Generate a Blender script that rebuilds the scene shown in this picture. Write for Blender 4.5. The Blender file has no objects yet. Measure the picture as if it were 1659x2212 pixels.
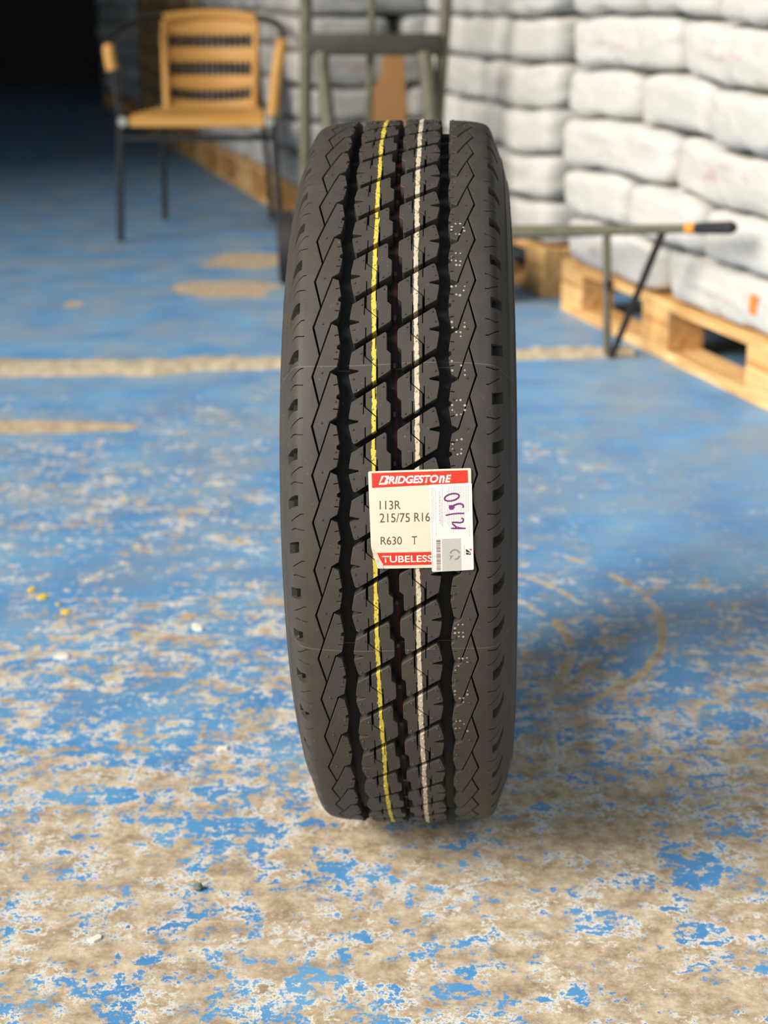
import bpy, bmesh, math, random
from mathutils import Vector, Matrix, noise, Quaternion
from bisect import bisect_right

random.seed(7)
scene = bpy.context.scene
C = scene.collection

# ------------------------------------------------------------------ camera, sky, sun, exposure
cam_d = bpy.data.cameras.new('camera')
cam_d.sensor_fit = 'VERTICAL'
cam_d.sensor_height = 36.0
cam_d.sensor_width = 27.0
cam_d.lens = 52.63
cam_d.clip_start = 0.05
cam_d.clip_end = 200
cam_d.dof.use_dof = True
cam_d.dof.focus_distance = 1.22
cam_d.dof.aperture_fstop = 5.6
cam = bpy.data.objects.new('camera', cam_d)
C.objects.link(cam)
cam.location = (0, 0, 0.832)
cam.rotation_euler = (math.radians(90 - 18.84), 0, 0)
scene.camera = cam

world = bpy.data.worlds.new('sky')
scene.world = world
world.use_nodes = True
wn = world.node_tree.nodes
wn['Background'].inputs['Color'].default_value = (0.86, 0.94, 1.0, 1)
wn['Background'].inputs['Strength'].default_value = 0.62

sun_d = bpy.data.lights.new('sun', 'SUN')
sun_d.energy = 6.0
sun_d.angle = math.radians(32)
sun_d.color = (1.0, 0.95, 0.87)
sun = bpy.data.objects.new('sun', sun_d)
C.objects.link(sun)
sun.rotation_euler = Vector((0.80, 0.46, -0.60)).to_track_quat('-Z', 'Y').to_euler()

vs = scene.view_settings
vs.view_transform = 'Standard'
vs.look = 'None'
vs.gamma = 1.0
vs.use_curve_mapping = False
vs.exposure = 0.0
scene.cycles.max_bounces = 6
scene.cycles.diffuse_bounces = 3
scene.cycles.glossy_bounces = 2
scene.cycles.transmission_bounces = 2

# ------------------------------------------------------------------ helpers
def lin(r, g, b):
    f = lambda c: (c / 255 / 12.92) if c / 255 <= 0.04045 else ((c / 255 + 0.055) / 1.055) ** 2.4
    return (f(r), f(g), f(b), 1)

class NT:
    """tiny node-tree writer"""
    def __init__(self, name):
        self.m = bpy.data.materials.new(name)
        self.m.use_nodes = True
        self.t = self.m.node_tree
        self.bsdf = self.t.nodes['Principled BSDF']
    def n(self, typ, **kw):
        nd = self.t.nodes.new(typ)
        for k, v in kw.items():
            if k.startswith('i_'):
                nd.inputs[k[2:].replace('_', ' ')].default_value = v
            else:
                setattr(nd, k, v)
        return nd
    def link(self, a, b):
        self.t.links.new(a, b)
    def val(self, x, sock):
        if isinstance(x, (int, float)):
            sock.default_value = x
        else:
            self.link(x, sock)
    def math(self, op, a, b=0.0, c=0.0, clamp=False):
        nd = self.n('ShaderNodeMath', operation=op, use_clamp=clamp)
        self.val(a, nd.inputs[0]); self.val(b, nd.inputs[1]); self.val(c, nd.inputs[2])
        return nd.outputs[0]
    def mix(self, fac, a, b):
        nd = self.n('ShaderNodeMix', data_type='RGBA')
        self.val(fac, nd.inputs[0])
        for x, s in ((a, nd.inputs[6]), (b, nd.inputs[7])):
            if isinstance(x, tuple): s.default_value = x
            else: self.link(x, s)
        return nd.outputs[2]
    def obj(self):
        return self.n('ShaderNodeTexCoord').outputs['Object']
    def mapping(self, vec, scale=(1, 1, 1), rot=(0, 0, 0), loc=(0, 0, 0)):
        nd = self.n('ShaderNodeMapping')
        nd.inputs['Scale'].default_value = scale
        nd.inputs['Rotation'].default_value = rot
        nd.inputs['Location'].default_value = loc
        self.link(vec, nd.inputs['Vector'])
        return nd.outputs[0]
    def noise(self, vec, scale, detail=4.0, rough=0.55, dist=0.0):
        nd = self.n('ShaderNodeTexNoise')
        nd.inputs['Scale'].default_value = scale
        nd.inputs['Detail'].default_value = detail
        nd.inputs['Roughness'].default_value = rough
        nd.inputs['Distortion'].default_value = dist
        self.link(vec, nd.inputs['Vector'])
        return nd.outputs[0]
    def sep(self, vec):
        nd = self.n('ShaderNodeSeparateXYZ'); self.link(vec, nd.inputs[0]); return nd.outputs
    def smooth(self, x, lo, hi):
        nd = self.n('ShaderNodeMapRange', interpolation_type='SMOOTHSTEP')
        self.val(x, nd.inputs['Value'])
        nd.inputs['From Min'].default_value = lo; nd.inputs['From Max'].default_value = hi
        return nd.outputs[0]
    def ramp(self, x, stops):
        nd = self.n('ShaderNodeValToRGB')
        self.link(x, nd.inputs[0])
        e = nd.color_ramp.elements
        while len(e) < len(stops): e.new(0.5)
        for el, (p, c) in zip(e, stops):
            el.position = p
            el.color = c if isinstance(c, tuple) else (c, c, c, 1)
        return nd.outputs[0]
    def bump(self, h, strength=0.3, dist=0.002):
        nd = self.n('ShaderNodeBump')
        nd.inputs['Strength'].default_value = strength
        nd.inputs['Distance'].default_value = dist
        self.link(h, nd.inputs['Height'])
        self.link(nd.outputs[0], self.bsdf.inputs['Normal'])
    def col(self, c):
        if isinstance(c, tuple): self.bsdf.inputs['Base Color'].default_value = c
        else: self.link(c, self.bsdf.inputs['Base Color'])
    def rough(self, r, metal=0.0, spec=None):
        self.val(r, self.bsdf.inputs['Roughness'])
        self.bsdf.inputs['Metallic'].default_value = metal
        if spec is not None: self.bsdf.inputs['Specular IOR Level'].default_value = spec

def plain(name, c, rough=0.6, metal=0.0, var=0.12, scale=30, spec=None, bump=0.0):
    t = NT(name); o = t.obj(); nz = t.noise(o, scale, 4)
    dark = tuple(x * (1 - var * 1.6) for x in c[:3]) + (1,)
    lite = tuple(min(1, x * (1 + var)) for x in c[:3]) + (1,)
    t.col(t.mix(nz, dark, lite)); t.rough(rough, metal, spec)
    if bump: t.bump(nz, bump, 0.003)
    return t.m

def obj(name, me, mat=None, parent=None):
    if isinstance(me, bmesh.types.BMesh):
        bm = me; me = bpy.data.meshes.new(name); bm.to_mesh(me); bm.free()
    o = bpy.data.objects.new(name, me); C.objects.link(o)
    if mat is not None and len(me.materials) == 0: me.materials.append(mat)
    if parent: o.parent = parent
    return o
def tag(o, label, cat, group=None):
    o['label'] = label; o['category'] = cat
    if group: o['group'] = group
    return o
def thing(name, label, cat, loc=(0, 0, 0), rz=0.0, group=None):
    o = bpy.data.objects.new(name, None); C.objects.link(o)
    o.empty_display_size = 0.05
    o.location = loc; o.rotation_euler = (0, 0, rz)
    return tag(o, label, cat, group)
def smooth(o, angle=35):
    me = o.data
    me.polygons.foreach_set('use_smooth', [True] * len(me.polygons))
    if angle < 180: me.set_sharp_from_angle(angle=math.radians(angle))
    return o
def raw_mesh(name, verts, faces):
    me = bpy.data.meshes.new(name); me.from_pydata([tuple(v) for v in verts], [], faces); me.update(); return me

def box(bm, cx, cy, cz, sx, sy, sz, rot=None, bev=0.0):
    r = bmesh.ops.create_cube(bm, size=1.0)
    M = Matrix.Translation((cx, cy, cz))
    if rot is not None: M = M @ rot
    M = M @ Matrix.Diagonal((sx, sy, sz, 1))
    bmesh.ops.transform(bm, matrix=M, verts=r['verts'])
    if bev > 0:
        es = list({e for v in r['verts'] for e in v.link_edges})
        bmesh.ops.bevel(bm, geom=es, offset=bev, segments=2, affect='EDGES', profile=0.5)
def tube(bm, pts, r, seg=10, cap=True, radii=None):
    pts = [Vector(p) for p in pts]; rings = []
    up = Vector((0.123, 0.31, 0.94)).normalized()
    for i, p in enumerate(pts):
        a = pts[max(i - 1, 0)]; b = pts[min(i + 1, len(pts) - 1)]
        t = (b - a).normalized()
        x = t.cross(up)
        if x.length < 1e-4: x = t.cross(Vector((1, 0, 0)))
        x.normalize(); y = x.cross(t); up = y if i else up
        if i: pass
        up = y
        rr = radii[i] if radii else r
        rings.append([bm.verts.new(p + x * rr * math.cos(2 * math.pi * k / seg) + y * rr * math.sin(2 * math.pi * k / seg)) for k in range(seg)])
    for a, b in zip(rings, rings[1:]):
        for k in range(seg): bm.faces.new((a[k], a[(k + 1) % seg], b[(k + 1) % seg], b[k]))
    if cap:
        bm.faces.new(rings[0][::-1]); bm.faces.new(rings[-1])
def arc(p0, p1, p2, n=8):
    """quadratic curve through control p1"""
    p0, p1, p2 = Vector(p0), Vector(p1), Vector(p2)
    return [(1 - t) ** 2 * p0 + 2 * t * (1 - t) * p1 + t * t * p2 for t in [i / n for i in range(n + 1)]]

# ------------------------------------------------------------------ materials
def mat_floor():
    t = NT('worn_blue_paint_on_concrete'); o = t.obj()
    s = t.sep(o); X, Y = s[0], s[1]
    big = t.noise(o, 2.1, 3, 0.5, 0.3)
    mid = t.noise(o, 15.0, 8, 0.66, 0.5)
    fine = t.noise(o, 62.0, 9, 0.78, 0.3)
    st1 = t.noise(t.mapping(o, (9, 46, 1), (0, 0, math.radians(-12))), 1.0, 8, 0.7, 0.4)
    st2 = t.noise(t.mapping(o, (40, 7, 1), (0, 0, math.radians(38))), 1.0, 7, 0.68, 0.3)
    grain = t.noise(o, 190.0, 4, 0.7)
    v = t.math('MULTIPLY', big, 0.11)
    v = t.math('MULTIPLY_ADD', mid, 0.20, v)
    v = t.math('MULTIPLY_ADD', fine, 0.33, v)
    v = t.math('MULTIPLY_ADD', grain, 0.13, v)
    v = t.math('MULTIPLY_ADD', st1, 0.15, v)
    v = t.math('MULTIPLY_ADD', st2, 0.08, v)
    yy = t.math('MULTIPLY_ADD', Y, 0.1, 0.0, True)
    thr = t.ramp(yy, [(0.0, 0.468), (0.112, 0.474), (0.135, 0.482), (0.15, 0.493), (0.165, 0.505), (0.19, 0.516), (0.25, 0.523), (0.31, 0.538), (0.345, 0.58), (0.37, 0.64), (0.9, 0.68)])
    xr = t.math('MULTIPLY', t.smooth(X, 0.0, 0.5), t.smooth(Y, 1.75, 2.4))
    thr = t.math('MULTIPLY_ADD', xr, 0.025, thr)
    xl = t.math('MULTIPLY', t.smooth(X, 0.02, 0.25), t.math('SUBTRACT', 1.0, t.smooth(Y, 1.7, 2.0)))
    thr = t.math('MULTIPLY_ADD', xl, -0.014, thr)
    d = t.math('SUBTRACT', thr, v)                       # >0 painted
    # bare patches in the far slab, with ragged outlines
    wob = t.math('SUBTRACT', t.noise(o, 9.0, 5, 0.6), 0.5)
    def patch(cx, cy, rx, ry):
        dx = t.math('DIVIDE', t.math('SUBTRACT', X, cx), rx); dy = t.math('DIVIDE', t.math('SUBTRACT', Y, cy), ry)
        q = t.math('ADD', t.math('MULTIPLY', dx, dx), t.math('MULTIPLY', dy, dy))
        q = t.math('MULTIPLY_ADD', wob, 2.6, q)
        return t.math('SUBTRACT', 1.0, t.smooth(q, 0.8, 1.05))
    bare = patch(-0.47, 5.08, 0.15, 0.17)
    for a in ((-0.48, 4.55, 0.17, 0.16), (-0.78, 2.98, 0.30, 0.05), (-0.9, 4.3, 0.03, 0.05)):
        bare = t.math('MAXIMUM', bare, patch(*a))
    keep = patch(0.215, 1.225, 0.035, 0.022)
    for a in ((0.30, 1.205, 0.03, 0.02), (0.31, 1.33, 0.035, 0.05), (0.255, 1.30, 0.03, 0.012), (-0.16, 1.40, 0.05, 0.02), (-0.07, 1.135, 0.02, 0.02), (0.06, 1.12, 0.025, 0.012), (-0.33, 1.47, 0.06, 0.025)):
        keep = t.math('MAXIMUM', keep, patch(*a))
    d = t.math('MULTIPLY_ADD', keep, 0.035, d)
    # round scuffs left by tyres that lay here
    ring = None
    for cx, cy, r, w in ((0.06, 1.975, 0.335, 0.008), (0.03, 1.93, 0.275, 0.008), (0.02, 1.88, 0.235, 0.010)):
        dx = t.math('SUBTRACT', X, cx); dy = t.math('SUBTRACT', Y, cy)
        rr = t.math('SQRT', t.math('ADD', t.math('MULTIPLY', dx, dx), t.math('MULTIPLY', dy, dy)))
        rr = t.math('MULTIPLY_ADD', wob, 0.018, rr)
        e = t.math('ABSOLUTE', t.math('SUBTRACT', rr, r))
        e = t.math('SUBTRACT', 1.0, t.smooth(e, w * 0.4, w))
        e = t.math('MULTIPLY', t.math('MULTIPLY', e, t.smooth(X, 0.12, 0.24)), t.smooth(t.noise(o, 9.0 + cx, 4), 0.40, 0.60))
        ring = e if ring is None else t.math('MAXIMUM', ring, e)
    d = t.math('SUBTRACT', d, t.math('MULTIPLY', t.math('MAXIMUM', bare, t.math('MULTIPLY', ring, 0.34)), 0.3))
    paint = t.smooth(d, -0.006, 0.008)
    fringe = t.math('SUBTRACT', 1.0, t.smooth(t.math('ABSOLUTE', t.math('ADD', d, 0.010)), 0.006, 0.022))
    cn = t.noise(o, 36.0, 10, 0.8)
    conc = t.ramp(cn, [(0.30, lin(112, 94, 74)), (0.44, lin(164, 143, 116)), (0.57, lin(198, 180, 152)), (0.72, lin(224, 212, 192))])
    spk = t.smooth(t.noise(o, 210.0, 3, 0.7), 0.66, 0.74)
    conc = t.mix(t.math('MULTIPLY', spk, 0.8), conc, lin(232, 222, 200))
    dk = t.smooth(t.noise(o, 150.0, 3, 0.6), 0.70, 0.78)
    conc = t.mix(t.math('MULTIPLY', dk, 0.75), conc, lin(92, 76, 60))
    primer = t.mix(t.noise(o, 60, 3), lin(205, 203, 198), lin(232, 226, 212))
    conc = t.mix(t.math('MULTIPLY', fringe, t.smooth(t.noise(o, 22.0, 4), 0.42, 0.58)), conc, primer)
    bn = t.noise(o, 6.0, 6, 0.6)
    blue = t.ramp(bn, [(0.3, lin(50, 120, 180)), (0.5, lin(66, 142, 200)), (0.72, lin(108, 166, 206))])
    dust = t.math('MULTIPLY', t.math('MULTIPLY_ADD', t.smooth(t.noise(o, 4.5, 9, 0.75), 0.36, 0.66), 0.75, 0.25), t.ramp(yy, [(0.0, 0.1), (0.15, 0.25), (0.20, 0.50), (0.28, 0.72), (0.6, 0.80), (1.0, 0.75)]))
    blue = t.mix(dust, blue, lin(150, 156, 154))
    t.col(t.mix(paint, conc, blue))
    t.rough(t.math('MULTIPLY_ADD', paint, -0.2, 0.72), 0, 0.4)
    t.bump(t.noise(o, 70.0, 4, 0.65), 0.30, 0.0015)
    return t.m

def mat_rubber(name, paint=None, ca=lin(56, 52, 48), cb=lin(75, 70, 64)):
    t = NT(name); o = t.obj()
    nz = t.noise(o, 45, 5, 0.6)
    c = t.mix(nz, ca, cb)
    dusty = t.smooth(t.noise(o, 420, 2), 0.70, 0.76)
    c = t.mix(t.math('MULTIPLY', dusty, 0.35), c, lin(150, 140, 125))
    if paint:
        X = t.sep(o)[0]
        edge = t.math('MULTIPLY', t.math('SUBTRACT', t.noise(o, 160, 4, 0.6), 0.5), 0.0032)
        drift = t.math('MULTIPLY', t.math('SUBTRACT', t.noise(o, 14, 2), 0.5), 0.004)
        worn = t.smooth(t.noise(o, 300, 3), 0.28, 0.38)
        for u, w, pa, pb in paint:
            dd = t.math('ABSOLUTE', t.math('ADD', t.math('SUBTRACT', X, u), drift))
            m = t.math('SUBTRACT', 1.0, t.smooth(t.math('ADD', dd, edge), w - 0.0002, w + 0.0002))
            c = t.mix(t.math('MULTIPLY', m, worn), c, t.mix(t.noise(o, 60, 3), pa, pb))
    sp_ = t.sep(o)
    an = t.math('ARCTAN2', t.math('MULTIPLY', sp_[1], -1.0), t.math('SUBTRACT', sp_[2], 0.364))
    wv = t.math('MULTIPLY', t.math('SINE', t.math('MULTIPLY', sp_[0], 42.0)), 0.003)
    for a0 in (58.2, 96.9):       # fine mould parting lines across the tread
        ml = t.math('ABSOLUTE', t.math('SUBTRACT', t.math('ADD', an, wv), math.radians(a0)))
        c = t.mix(t.math('MULTIPLY', t.math('SUBTRACT', 1.0, t.smooth(ml, 0.0006, 0.0014)), 0.5), c, lin(112, 106, 96))
    t.col(c)
    t.rough(t.math('MULTIPLY_ADD', nz, 0.12, 0.48), 0, 0.20)
    t.bump(t.noise(o, 600, 3), 0.12, 0.0006)
    return t.m

def mat_wood():
    t = NT('raw_pine'); o = t.obj()
    g = t.noise(t.mapping(o, (3, 40, 40)), 1.5, 5, 0.6, 0.8)
    inf = t.n('ShaderNodeObjectInfo').outputs['Random']
    a = t.mix(inf, lin(214, 168, 104), lin(236, 198, 138))
    c = t.mix(t.smooth(g, 0.35, 0.7), a, lin(188, 134, 76))
    t.col(c); t.rough(0.7); t.bump(g, 0.15, 0.001)
    return t.m

def mat_sack(name, base, shade, ink):
    t = NT(name); o = t.obj(); s = t.sep(o)
    nz = t.noise(o, 6, 4)
    c = t.mix(nz, shade, base)
    # faded print in the middle of the long faces
    lines = t.smooth(t.noise(t.mapping(o, (22, 3, 60)), 1.0, 2, 0.5), 0.52, 0.60)
    ax = t.math('SUBTRACT', 1.0, t.smooth(t.math('ABSOLUTE', s[0]), 0.10, 0.16))
    az = t.math('SUBTRACT', 1.0, t.smooth(t.math('ABSOLUTE', t.math('ADD', s[2], -0.064)), 0.012, 0.03))
    m = t.math('MULTIPLY', t.math('MULTIPLY', lines, ax), t.math('MULTIPLY', az, 0.45))
    t.col(t.mix(m, c, ink)); t.rough(0.55, 0, 0.35)
    t.bsdf.inputs['Subsurface Weight'].default_value = 0.55
    t.bsdf.inputs['Subsurface Radius'].default_value = (1.0, 0.95, 0.9)
    t.bsdf.inputs['Subsurface Scale'].default_value = 0.035
    wv = t.noise(t.mapping(o, (9, 9, 16)), 1.0, 5, 0.55, 0.7)
    t.bump(wv, 0.55, 0.02)
    return t.m

M = {}
M['floor'] = mat_floor()
M['rubber'] = mat_rubber('black_rubber')
YEL = (-0.0168, 0.0017, lin(186, 164, 50), lin(214, 194, 88))
WHI = (0.0180, 0.0019, lin(172, 156, 132), lin(206, 194, 172))
M['tread'] = mat_rubber('black_rubber_with_paint_lines', [YEL, WHI])
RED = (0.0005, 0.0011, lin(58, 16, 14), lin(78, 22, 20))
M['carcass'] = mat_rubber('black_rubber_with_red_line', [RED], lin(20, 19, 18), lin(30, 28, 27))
M['wood'] = mat_wood()
M['sack'] = mat_sack('white_woven_plastic', lin(200, 196, 189), lin(184, 181, 176), lin(180, 136, 126))
M['sack_brown'] = mat_sack('brown_sacking', lin(206, 172, 124), lin(150, 122, 88), lin(90, 70, 50))
M['sack_grey'] = mat_sack('grey_woven_plastic', lin(214, 212, 208), lin(176, 176, 176), lin(140, 110, 100))
M['paper'] = plain('cream_paper', lin(212, 202, 182), 0.5, 0, 0.08, 45)
M['paper2'] = plain('white_glossy_paper', lin(226, 216, 210), 0.4, 0, 0.03, 30)
M['paper_back'] = plain('folded_paper_back', lin(200, 192, 180), 0.5, 0, 0.2, 300)
M['red'] = plain('red_print', lin(208, 46, 22), 0.5, 0, 0.05, 80)
M['ink'] = plain('brown_black_ink', lin(92, 62, 54), 0.6, 0, 0.1, 200)
M['white_ink'] = plain('white_print', lin(246, 236, 222), 0.5, 0, 0.03, 80)
M['purple'] = plain('purple_marker', lin(112, 44, 110), 0.5, 0, 0.25, 260)
M['fineprint'] = plain('grey_small_print', lin(172, 160, 158), 0.6, 0, 0.1, 200)
M['fineprint_red'] = plain('red_small_print', lin(226, 140, 110), 0.6, 0, 0.1, 200)
M['silver'] = plain('silver_foil', lin(186, 184, 176), 0.35, 0.1, 0.06, 90)
M['silver_dark'] = plain('grey_foil_print', lin(138, 132, 122), 0.4, 0, 0.05, 90)
M['metal'] = plain('worn_grey_green_paint', lin(104, 100, 80), 0.6, 0.0, 0.35, 22, None, 0.2)
M['metal_plate'] = plain('dark_worn_steel', lin(66, 62, 50), 0.6, 0.0, 0.35, 18)
M['metal_dark'] = plain('dark_rusty_steel', lin(52, 42, 38), 0.55, 0.3, 0.3, 25)
M['black_grip'] = plain('black_rubber_grip', lin(44, 42, 42), 0.6, 0, 0.1, 60)
M['orange'] = plain('orange_paint', lin(222, 150, 62), 0.5, 0, 0.1, 40)
M['orange_tag'] = plain('orange_tag', lin(226, 128, 52), 0.5, 0, 0.08, 40)
M['frame'] = plain('dark_grey_tube', lin(62, 62, 62), 0.4, 0.5, 0.15, 30)
M['frame_silver'] = plain('silver_joint', lin(190, 186, 176), 0.4, 0.4, 0.05, 40)
M['cardboard'] = plain('brown_cardboard', lin(204, 150, 92), 0.75, 0, 0.08, 15)
M['mortar'] = plain('rough_mortar', lin(186, 170, 144), 0.85, 0, 0.4, 40, None, 0.6)
M['wall'] = plain('dark_wall', lin(60, 62, 64), 0.9, 0, 0.15, 3)
M['unseen_ceiling'] = plain('dark_roof', lin(66, 66, 66), 0.9, 0, 0.15, 3)
M['chip'] = plain('white_paint_chip', lin(236, 228, 208), 0.6, 0, 0.05, 80)
M['chip_y'] = plain('yellow_paint', lin(232, 196, 60), 0.6, 0, 0.1, 80)
M['stone'] = plain('grey_pebble', lin(112, 116, 108), 0.7, 0, 0.4, 120)
def mat_rattan(name, a, b):
    t = NT(name); o = t.obj()
    w = t.n('ShaderNodeTexWave', wave_type='BANDS', bands_direction='X'); t.link(o, w.inputs['Vector'])
    w.inputs['Scale'].default_value = 22.0; w.inputs['Distortion'].default_value = 0.5
    w2 = t.n('ShaderNodeTexWave', wave_type='BANDS', bands_direction='Z'); t.link(o, w2.inputs['Vector'])
    w2.inputs['Scale'].default_value = 30.0
    m = t.math('MULTIPLY', w.outputs[1], w2.outputs[1])
    t.col(t.mix(m, a, b)); t.rough(0.5); t.bump(m, 0.5, 0.003)
    return t.m
M['rattan'] = mat_rattan('tan_woven_strand', lin(208, 150, 72), lin(240, 190, 112))
M['rattan_dark'] = mat_rattan('brown_black_strand', lin(52, 38, 26), lin(84, 60, 40))

# ------------------------------------------------------------------ the setting
def plane_struct(name, pts, mat):
    o = obj(name, raw_mesh(name, pts, [tuple(range(len(pts)))]), mat); o['kind'] = 'structure'; return o
def slab(name, x0, x1, y0, y1, z0, z1, mat):
    bm = bmesh.new(); box(bm, (x0 + x1) / 2, (y0 + y1) / 2, (z0 + z1) / 2, x1 - x0, y1 - y0, z1 - z0)
    o = obj(name, bm, mat); o['kind'] = 'structure'; return o
floor_o = slab('floor', -8.0, 4.4, -6.0, 17.0, -0.2, 0.0, M['floor'])
slab('wall_back', -8.0, 4.4, 16.5, 16.7, 0.0, 6.4, M['wall'])
slab('wall_left', -8.0, -7.8, 2.0, 16.5, 0.0, 6.4, M['wall'])
slab('wall_right', 2.7, 2.9, 2.0, 16.5, 0.0, 6.4, M['wall'])
slab('unseen_ceiling', -8.0, 4.4, 2.0, 16.7, 6.4, 6.55, M['unseen_ceiling'])  # unseen roof, front edge and height shaped to limit how deep the sun reaches

# mortar joint between the two floor slabs, low and broken
def mortar(x0, x1, yc, wfun, seed):
    bm = bmesh.new(); rows = []
    n = int((x1 - x0) / 0.012)
    for i in range(n + 1):
        x = x0 + (x1 - x0) * i / n
        w = wfun(x) * (1 + 0.5 * noise.noise(Vector((x * 9, seed, 0))))
        c = yc(x) + 0.02 * noise.noise(Vector((x * 5, seed + 3, 0)))
        row = []
        for j in range(7):
            q = j / 6 * 2 - 1
            z = 0.020 * (1 - q * q) * (0.6 + 0.9 * abs(noise.noise(Vector((x * 25, q * 2, seed))))) + (0.0006 if abs(q) < 1 else -0.001)
            jit = 0.012 * noise.noise(Vector((x * 30, q, seed + 9)))
            row.append(bm.verts.new((x, c + q * w * 0.5 + jit, z)))
        rows.append(row)
    for a, b in zip(rows, rows[1:]):
        for j in range(6): bm.faces.new((a[j], b[j], b[j + 1], a[j + 1]))
    o = obj('mortar_joint', bm, M['mortar'], floor_o); smooth(o, 60); return o
mortar(-3.2, 0.62, lambda x: 3.56 + 0.105 * (x + 0.26) + 0.02 * math.sin(x * 3), lambda x: 0.10 + 0.10 / (1 + math.exp((x + 0.55) * 14)), 1.3)

# ------------------------------------------------------------------ the tyre
R0, NP, PMM = 364.0, 54, 42.35
A_TAB = [21.65, 28.61, 35.48, 42.36, 49.35, 56.35, 63.15, 69.77, 75.98, 82.27, 88.80, 95.16, 101.98, 109.07, 116.76, 123.87]
def ang(v):
    n = math.floor(v / NP); v -= n * NP
    if v <= 15:
        i = min(int(v), 14); a = A_TAB[i] + (A_TAB[i + 1] - A_TAB[i]) * (v - i)
    else:
        a = A_TAB[15] + (381.65 - A_TAB[15]) * (v - 15) / (NP - 15)
    return math.radians(a + 360 * n)
PROF = [(0, 364), (35, 363.3), (62, 361.6), (72, 360.2), (79, 358.2), (83.2, 354.8), (86, 349.5), (88.2, 343), (92, 333), (97, 318), (101, 300), (102.5, 285), (101, 265), (96, 245), (88, 228), (82, 216), (80, 207), (74, 203), (66, 203.5)]
def crom(p0, p1, p2, p3, t):
    return 0.5 * (2 * p1 + (p2 - p0) * t + (2 * p0 - 5 * p1 + 4 * p2 - p3) * t * t + (3 * p1 - p0 - 3 * p2 + p3) * t ** 3)
_pp = []
for i in range(len(PROF) - 1):
    q = [PROF[max(i - 1, 0)] if i else (-35, 363.3), PROF[i], PROF[i + 1], PROF[min(i + 2, len(PROF) - 1)]]
    for k in range(12):
        t = k / 12; _pp.append((crom(q[0][0], q[1][0], q[2][0], q[3][0], t), crom(q[0][1], q[1][1], q[2][1], q[3][1], t)))
_pp.append(PROF[-1])
_ss = [0.0]
for a, b in zip(_pp, _pp[1:]): _ss.append(_ss[-1] + math.hypot(b[0] - a[0], b[1] - a[1]))
S_END = _ss[-1]
def prof_s(s):
    i = min(max(bisect_right(_ss, s) - 1, 0), len(_ss) - 2)
    t = (s - _ss[i]) / (_ss[i + 1] - _ss[i]); a, b = _pp[i], _pp[i + 1]
    p = (a[0] + (b[0] - a[0]) * t, a[1] + (b[1] - a[1]) * t)
    l = math.hypot(b[0] - a[0], b[1] - a[1]); nrm = (-(b[1] - a[1]) / l, (b[0] - a[0]) / l)
    return p, nrm
def r_of_u(u):
    u = abs(u)
    for a, b in zip(_pp, _pp[1:]):
        if a[0] <= u <= b[0]: return a[1] + (b[1] - a[1]) * (u - a[0]) / (b[0] - a[0])
    return 350.0
def wheel_pt(u, r, a):
    """u across (mm), r radius (mm), a angle from the top towards the camera; in tyre space, base at z=0"""
    return Vector((u, -r * math.sin(a), r * math.cos(a) + R0)) / 1000.0

tyre = thing('tyre', 'black tyre with a red and white label standing upright, yellow and white lines on tread', 'tyre', (0.0375, 1.507, 0.0022), 0.0)
tyre.rotation_euler = (0, math.radians(-1.45), math.radians(-2.85)); tyre.scale = (1, 1, 0.988)

# --- blocks cut from outlines
def cut_block(polys, sgn, k, voff, pins, depth=13.8, cham=0.35, ucuts=()):
    """polys: outlines in (u mm, v pitches); sgn -1 turns the pattern by half a turn for the other half of the tread"""
    bm = bmesh.new()
    for poly in polys:
        vs_ = [bm.verts.new((u, v * PMM, 0)) for u, v in poly]
        f = bm.faces.new(vs_); f.normal_update()
        if f.normal.z < 0: f.normal_flip()
        r = bmesh.ops.inset_region(bm, faces=[f], thickness=cham, depth=0.0, use_even_offset=True, use_boundary=True)
        outer = set(vs_)
        for v in vs_: v.co.z = -cham
        be = [e for e in bm.edges if e.verts[0] in outer and e.verts[1] in outer and len(e.link_faces) == 1]
        ex = bmesh.ops.extrude_edge_only(bm, edges=be)
        for v in ex['geom']:
            if isinstance(v, bmesh.types.BMVert): v.co.z = -depth
    bmesh.ops.triangulate(bm, faces=[f for f in bm.faces if len(f.verts) > 4])
    vmin = min(v.co.y for v in bm.verts); vmax = max(v.co.y for v in bm.verts)
    n = 7
    for i in range(1, n):
        y = vmin + (vmax - vmin) * i / n
        bmesh.ops.bisect_plane(bm, geom=bm.verts[:] + bm.edges[:] + bm.faces[:], plane_co=(0, y + 0.0137, 0), plane_no=(0, 1, 0))
    for uc in ucuts:
        bmesh.ops.bisect_plane(bm, geom=bm.verts[:] + bm.edges[:] + bm.faces[:], plane_co=(uc, 0, 0), plane_no=(1, 0, 0))
    for (u, v) in pins:
        ring = [bm.verts.new((u + 1.1 * math.cos(q), v * PMM + 1.1 * math.sin(q), -0.05)) for q in [i * math.pi / 4 for i in range(8)]]
        top = [bm.verts.new((u + 0.7 * math.cos(q), v * PMM + 0.7 * math.sin(q), 0.8)) for q in [i * math.pi / 4 for i in range(8)]]
        for i in range(8): bm.faces.new((ring[i], ring[(i + 1) % 8], top[(i + 1) % 8], top[i]))
        bm.faces.new(top)
    bmesh.ops.recalc_face_normals(bm, faces=bm.faces)
    for v in bm.verts:
        u, vv = v.co.x * sgn, (v.co.y / PMM) * sgn + k + voff
        v.co = wheel_pt(u, r_of_u(u) + v.co.z, ang(vv))
    return bm

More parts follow.
